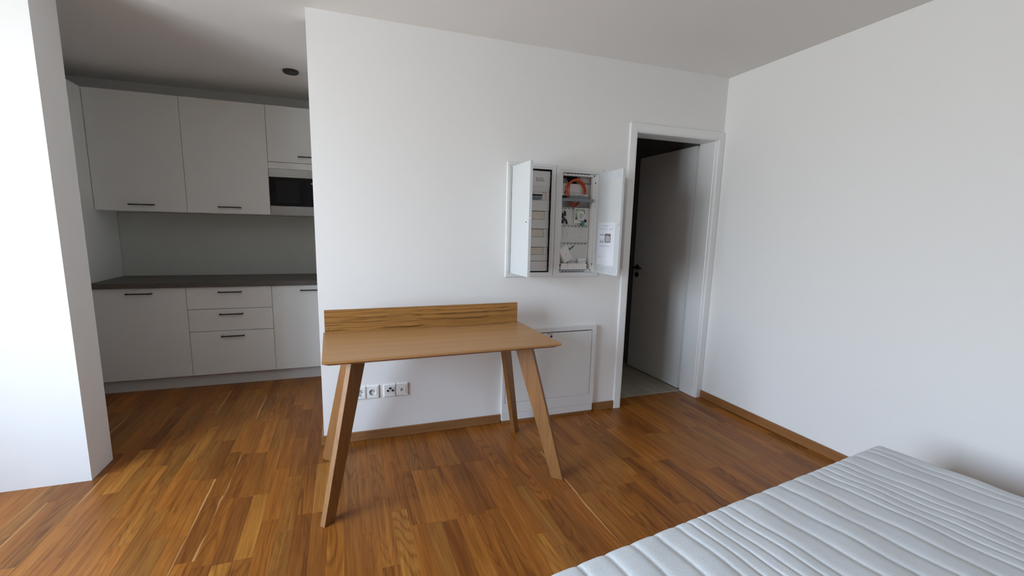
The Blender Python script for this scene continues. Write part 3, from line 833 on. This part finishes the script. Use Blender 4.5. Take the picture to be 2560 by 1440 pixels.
def socket_frame(x0, label):
    t = thing('wall_socket', (x0 + 0.074, 0.0, 0.269), label, 'socket', 'double outlets low on the wall')
    f = MB()
    for cx in (x0 + 0.039, x0 + 0.109):
        f.frame_xz(cx - 0.039 if cx < x0 + 0.05 else cx - 0.031, cx + 0.031 if cx < x0 + 0.05 else cx + 0.039, 0.2675, 0.3475, 0.0115 if cx < x0 + 0.05 else 0.004, 0.004 if cx < x0 + 0.05 else 0.0115, 0.0125, 0.0125,
                   [(0, 0.0), (0, -0.006), (0.25, -0.0095), (0.8, -0.0095), (1.0, -0.0075), (1.0, 0.0)])
    f.build('frame', 'plastic_white', t)
    return t

s1 = socket_frame(0.0355, 'white double power outlet low on the wall behind the desk leg')
for cx in (0.0755, 0.1455):
    ins = disc_well(MB(), cx, 0.3075, 0.0272, 0.0195, -0.0108, 0.0088).build('insert', 'plastic_white', s1)
    MB().cyl((cx, -0.0018, 0.3075), 'y', 0.0192, 0.0192, -0.0006, 24).build('well', 'socket_shade', ins)
    for dx in (-0.0095, 0.0095): MB().cyl((cx + dx, -0.0024, 0.3095), 'y', 0.0028, 0.0028, -0.0006, 12).build('pin_hole', 'black', ins)
    MB().cyl((cx, -0.0024, 0.3095), 'y', 0.0014, 0.0014, -0.0006, 10).build('screw', 'ink', ins)
    for dz in (-0.0165, 0.0165): box(cx - 0.0025, cx + 0.0025, -0.0080, -0.0018, 0.3075 + dz - 0.0018, 0.3075 + dz + 0.0018).build('earth_clip', 'grey_metal', ins)
s2 = socket_frame(0.2130, 'white double outlet with three aerial jacks and a data port')
ins = box(0.2252, 0.2790, -0.0108, 0.0, 0.2805, 0.3345).build('insert', 'plastic_white', s2, bevel=0.001)
box(0.2300, 0.2745, -0.0116, -0.0105, 0.2935, 0.3310).build('aerial_plate', 'plastic_grey', ins, bevel=0.0004)
for dx, dz in ((0.0, 0.0115), (-0.0148, -0.0030), (0.0148, -0.0030)):
    MB().lathe((0.2520 + dx, -0.0114, 0.3110 + dz), 'y', [(0.0064, 0), (0.0064, -0.0025), (0.0048, -0.0025), (0.0046, -0.001), (0.001, -0.001)], 18).build('jack', 'black', ins)
MB().cyl((0.2520, -0.0115, 0.3080), 'y', 0.0016, 0.0016, -0.0008, 10).build('screw', 'ink', ins)
ins = box(0.2952, 0.3490, -0.0108, 0.0, 0.2805, 0.3345).build('insert', 'plastic_white', s2, bevel=0.001)
box(0.3165, 0.3285, -0.0113, -0.0105, 0.3065, 0.3125).build('data_port', 'black', ins)
box(0.3195, 0.3280, -0.0125, -0.0105, 0.2985, 0.3062).build('port_flap', 'plastic_grey', ins, bevel=0.0005)
box(0.3155, 0.3190, -0.0113, -0.0105, 0.2975, 0.3065).build('port_shadow', 'ink', ins)
MB().cyl((0.3222, -0.0107, 0.3205), 'y', 0.0016, 0.0016, -0.0006, 10).build('indicator', 'ink', ins)

# ------------------------------------------------------------------ desk
DC = Vector((0.4670, -0.4700)); DR = math.radians(1.3)
DW, DD, DT, DTH = 1.146, 0.578, 0.741, 0.027
desk = thing('desk', (DC.x, DC.y, 0), 'oak desk with splayed legs and striped back board', 'desk')
desk.rotation_euler = (0, 0, DR)
def dpart(b, name, mat, bevel=0.0, par=None):
    o = b.build(name, mat, None, bevel)
    o.parent = par or desk
    return o
hw, hd = DW / 2, DD / 2
def rect(ix, iy, z): return [(-hw + ix, -hd + iy, z), (hw - ix, -hd + iy, z), (hw - ix, hd - iy, z), (-hw + ix, hd - iy, z)]
# cable slot near the back right of the top
sx0, sx1, sy0, sy1 = 0.100, 0.482, 0.240, 0.252
slot = lambda z: [(sx0, sy0, z), (sx1, sy0, z), (sx1, sy1, z), (sx0, sy1, z)]
tb = MB()
zt, zb = DT, DT - DTH
tb.rings([slot(zb), slot(zt), rect(0.0015, 0.0015, zt), rect(0, 0, zt - 0.0015), rect(0, 0, zt - 0.011), rect(0.030, 0.030, zb), slot(zb)])
dpart(tb, 'tabletop', 'oak_top')
dpart(box(sx0 + 0.0005, sx1 - 0.0005, sy0 + 0.0005, sy1 - 0.0005, zb, zt - 0.0005), 'slot_shade', 'black')  # black fill stands in for the shade inside the narrow slot
dpart(box(-hw + 0.008, hw - 0.018, 0.2620, 0.2800, DT, DT + 0.1245), 'backboard', 'oak_back', 0.0008)
dpart(MB().cyl((-hw + 0.026, 0.2619, DT + 0.027), 'y', 0.0022, 0.0022, -0.0003, 8).hexa([(-hw + 0.024, 0.2616, DT + 0.026), (-hw + 0.032, 0.2616, DT + 0.025), (-hw + 0.032, 0.2620, DT + 0.025), (-hw + 0.024, 0.2620, DT + 0.026)], [(-hw + 0.024, 0.2616, DT + 0.029), (-hw + 0.032, 0.2616, DT + 0.028), (-hw + 0.032, 0.2620, DT + 0.028), (-hw + 0.024, 0.2620, DT + 0.029)]), 'wood_knot', 'underlay')
# hidden fixing rails under the top
dpart(box(-0.46, 0.46, -0.03, 0.03, zb - 0.02, zb), 'under_rail', 'oak_leg', 0.002)
for qx, qy in ((-1, -1), (1, -1), (1, 1), (-1, 1)):
    d = Vector((qx, qy, 0)).normalized()          # outwards along the diagonal
    t = Vector((-d.y, d.x, 0))
    foot = Vector((qx * 0.599, qy * 0.322, 0.0)); slope = 0.200 * math.sqrt(2)
    top = foot - d * slope * zb; top.z = zb
    th = 0.0135
    q = []
    for p, w_ in ((foot, 0.064), (top, 0.098)):
        q.append([p + t * th, p - t * th, p - d * w_ - t * th, p - d * w_ + t * th])
    for l in q[1]: l.z = zb
    b = MB().hexa(q[0], q[1])
    dpart(b, 'leg', 'oak_leg', 0.0018)

# ------------------------------------------------------------------ kitchen along the far wall
KX = [0.040 - 0.6 * i for i in range(4)]
YF = 1.313
def base_cabinet(x0, x1, label, handle_at, drawers=False):
    t = thing('base_cabinet', ((x0 + x1) / 2, 1.6, 0), label, 'cabinet', 'white kitchen base cabinets')
    box(x0, x1, YF + 0.020, YK, 0.104, 0.8215).build('body', 'cab', t)
    zs = [(0.107, 0.8185)] if not drawers else [(0.107, 0.46), (0.464, 0.64), (0.644, 0.8185)]
    for z0, z1 in zs:
        d = box(x0 + 0.0015, x1 - 0.0015, YF, YF + 0.019, z0, z1).build('drawer' if drawers else 'door', 'cab', t, bevel=0.0012)
        zz = min(z1 - 0.040, 0.779)
        h = MB().box(handle_at, handle_at + 0.165, YF - 0.030, YF - 0.021, zz - 0.0045, zz + 0.0045)
        h.box(handle_at, handle_at + 0.009, YF - 0.021, YF, zz - 0.0045, zz + 0.0045).box(handle_at + 0.156, handle_at + 0.165, YF - 0.021, YF, zz - 0.0045, zz + 0.0045)
        h.build('handle', 'black', d, bevel=0.001)
    box(x0, x1, 1.363, 1.379, 0.0005, 0.104).build('plinth', 'plinth', t)
    return t
base_cabinet(KX[1], KX[0], 'white base cabinet half hidden behind the wall end', -0.342)
base_cabinet(KX[2], KX[1], 'white three-drawer base cabinet, rightmost of the drawer units', KX[2] + 0.22, True)
base_cabinet(KX[3], KX[2], 'leftmost white base cabinet, one door, beside the tall cabinet', KX[3] + 0.22)
wt = box(KX[3], KX[0], 1.292, YK, 0.8220, 0.8590).build('worktop', 'worktop', bevel=0.0015)
tag(wt, 'dark brown stone-look worktop along the kitchen base cabinets', 'worktop')
bs = box(KX[3], KX[0], YK - 0.012, YK - 0.002, 0.8592, 1.394).build('backsplash', 'splash')
tag(bs, 'grey green splashback panel between worktop and wall cabinets', 'splashback')
YU = 1.533
def wall_cabinet(x0, x1, z0, z1, label, handle_at):
    t = thing('wall_cabinet', ((x0 + x1) / 2, 1.7, z0), label, 'cabinet', 'white kitchen wall cabinets')
    box(x0, x1, YU + 0.020, YK, z0, z1).build('body', 'cab', t)
    d = box(x0 + 0.0015, x1 - 0.0015, YU, YU + 0.019, z0 + 0.002, z1).build('door', 'cab', t, bevel=0.0012)
    zz = z0 + 0.051
    h = MB().box(handle_at, handle_at + 0.165, YU - 0.030, YU - 0.021, zz - 0.0045, zz + 0.0045)
    h.box(handle_at, handle_at + 0.009, YU - 0.021, YU, zz - 0.0045, zz + 0.0045).box(handle_at + 0.156, handle_at + 0.165, YU - 0.021, YU, zz - 0.0045, zz + 0.0045)
    h.build('handle', 'black', d, bevel=0.001)
    return t
wall_cabinet(KX[1], KX[0], 1.832, 2.279, 'white wall cabinet with black handle above the built-in microwave', -0.328)
wall_cabinet(KX[2], KX[1], 1.397, 2.279, 'tall white wall cabinet directly left of the microwave', KX[2] + 0.22)
wall_cabinet(KX[3], KX[2], 1.397, 2.279, 'leftmost tall white wall cabinet beside the tall cabinet', KX[3] + 0.22)
mw = thing('microwave', (-0.26, 1.7, 1.395), 'built-in black glass microwave in steel trim under the wall cabinet', 'microwave')
box(KX[1], KX[0], YU + 0.002, YK, 1.779, 1.830).build('upper_panel', 'cab', mw, bevel=0.001)
box(KX[1], KX[0], YU + 0.022, YK, 1.397, 1.7785).build('housing', 'cab', mw)
box(KX[1] + 0.002, KX[0] - 0.002, YU + 0.001, YU + 0.021, 1.7105, 1.7775).build('upper_trim', 'steel', mw, bevel=0.001)
box(KX[1] + 0.002, KX[0] - 0.002, YU + 0.001, YU + 0.021, 1.3970, 1.4725).build('lower_trim', 'steel', mw, bevel=0.001)
md = box(KX[1] + 0.002, -0.2640, YU - 0.002, YU + 0.021, 1.4735, 1.7095).build('glass_door', 'glass_black', mw, bevel=0.001)
box(KX[1] + 0.05, -0.330, YU - 0.0026, YU - 0.0019, 1.500, 1.682).build('door_window', 'dark', md)
mc = box(-0.2620, KX[0] - 0.002, YU - 0.002, YU + 0.021, 1.4735, 1.7095).build('control_panel', 'glass_black', mw, bevel=0.001)
box(-0.236, -0.205, YU - 0.0026, YU - 0.0019, 1.663, 1.672).build('display', 'glow_led', mc)
tl = thing('tall_cabinet', ((XL + KX[3]) / 2, 1.6, 0), 'tall white kitchen cabinet at the left end of the run', 'cabinet')
box(XL + 0.002, KX[3] - 0.002, YF + 0.020, YK - 0.004, 0.104, 2.279).build('body', 'cab', tl)
for z0, z1, hz in ((0.107, 1.0, 0.94), (1.004, 2.277, 1.06)):
    d = box(XL + 0.004, KX[3] - 0.004, YF, YF + 0.019, z0, z1).build('door', 'cab', tl, bevel=0.0012)
    MB().box(KX[3] - 0.20, KX[3] - 0.035, YF - 0.030, YF - 0.021, hz - 0.0045, hz + 0.0045).box(KX[3] - 0.20, KX[3] - 0.191, YF - 0.021, YF, hz - 0.0045, hz + 0.0045).box(KX[3] - 0.044, KX[3] - 0.035, YF - 0.021, YF, hz - 0.0045, hz + 0.0045).build('handle', 'black', d)
box(XL + 0.002, KX[3] - 0.002, 1.363, 1.379, 0.0005, 0.104).build('plinth', 'plinth', tl)

# ------------------------------------------------------------------ bed
BA = math.radians(7.9)
bed = thing('bed_base', (0.26, -1.815, 0), 'low grey upholstered bed base under the white mattress', 'bed')
bed.rotation_euler = (0, 0, BA)
def bpart(b, name, mat, bevel=0.0, par=bed):
    o = b.build(name, mat, None, bevel); o.parent = par; return o
BL, BW = 1.96, 0.88
bpart(box(0.01, BL - 0.01, -BW + 0.01, -0.012, 0.10, 0.235), 'base', 'bed_fabric', 0.01)
for x in (0.10, BL - 0.10):
    for y in (-0.09, -BW + 0.09):
        bpart(MB().cyl((x, y, 0.0), 'z', 0.018, 0.026, 0.10, 16), 'leg', 'black')
# quilted mattress: channels run across the bed
edges = [0.0, 0.046, 0.0905]
wide, narrow = 0.0955, 0.0475
ux = lambda x: (x - 0.26) / math.cos(BA)
edges = [0.0, 0.044, 0.088, 0.132] + [ux(x) for x in (0.436, 0.483, 0.575, 0.671, 0.766, 0.859, 0.949, 1.000, 1.049, 1.092, 1.147)]
edges[1:4] = [edges[4] * k / 4 for k in (1, 2, 3)]
pat = [narrow] + [wide] * 5 + [narrow] * 5 + [wide] * 5 + [narrow] * 5 + [wide] * 5
for d in pat:
    if edges[-1] + d < BL - 0.02: edges.append(edges[-1] + d)
edges.append(BL)
us = []; hs = []
for a, b_ in zip(edges[:-1], edges[1:]):
    n = 16 if b_ - a > 0.07 else 12
    for i in range(n):
        t = i / n
        us.append(a + (b_ - a) * t)
        hs.append((1 - abs(2 * t - 1) ** 4.0) ** 0.8 * (0.0058 if b_ - a > 0.07 else 0.0048))
us.append(BL); hs.append(0.0)
ZM = 0.405
# cross profile: (v inset from the far edge, height factor, puff factor)
prof = [(-0.010, 0.237, 0.0), (-0.002, 0.245, 0.2), (0.0, 0.300, 0.5), (0.0, 0.36, 0.6)]
R = 0.030
for k in range(1, 7):
    a = math.pi / 2 * k / 6
    prof.append((R - R * math.cos(a), ZM - R + R * math.sin(a), 0.6 + 0.4 * k / 6))
far = [(-i, z, p) for i, z, p in prof]
near = [(-BW + i, z, p) for i, z, p in reversed(prof)]
mid = [(-R - (BW - 2 * R) * k / 40, ZM, 1.0) for k in range(1, 40)]
path = far + mid + near
V, F = [], []
rn = random.Random(3)
for i, (u, h) in enumerate(zip(us, hs)):
    for j, (v, z, p) in enumerate(path):
        nrm = 1.0
        zz = z + h * p * (1 if z > 0.38 else 0.3)
        vv = v + (h * 0.22 * (1 - (z - 0.3) / 0.12) if v > -0.04 and z > 0.28 else 0) - (h * 0.22 if v < -BW + 0.04 and z > 0.28 else 0)
        if -BW + 0.05 < v < -0.05:
            zz += 0.0016 * math.sin(31 * v + 9 * u) + 0.0012 * math.sin(17 * v - 23 * u + 1.3)
        du = 0.004 * math.sin(7 * v + u * 3) * (1 if 0.05 < u < BL - 0.05 else 0)
        V.append((u + du, vv, zz))
nj = len(path)
for i in range(len(us) - 1):
    for j in range(nj - 1):
        F.append((i * nj + j, (i + 1) * nj + j, (i + 1) * nj + j + 1, i * nj + j + 1))
F.append(tuple(range(nj))); F.append(tuple(reversed(range((len(us) - 1) * nj, len(us) * nj))))
F += [tuple([i * nj for i in range(len(us))]), tuple([i * nj + nj - 1 for i in reversed(range(len(us)))])]
mb = MB(); mb.v = V; mb.f = F
mo = mb.build('mattress', 'fabric', smooth=True)
mo.location = (0.26, -1.815, 0); mo.rotation_euler = (0, 0, BA)
tag(mo, 'white quilted mattress with channel stitching in the lower right corner', 'mattress')

# ------------------------------------------------------------------ small ceiling spot over the kitchen
cl = thing('ceiling_lamp', (-0.315, 1.10, ZC), 'small round dark ceiling lamp over the kitchen aisle', 'lamp')
MB().lathe((-0.315, 1.10, ZC), 'z', [(0.055, 0), (0.055, -0.012), (0.048, -0.018), (0.001, -0.018)], 28).build('housing', 'black', cl)
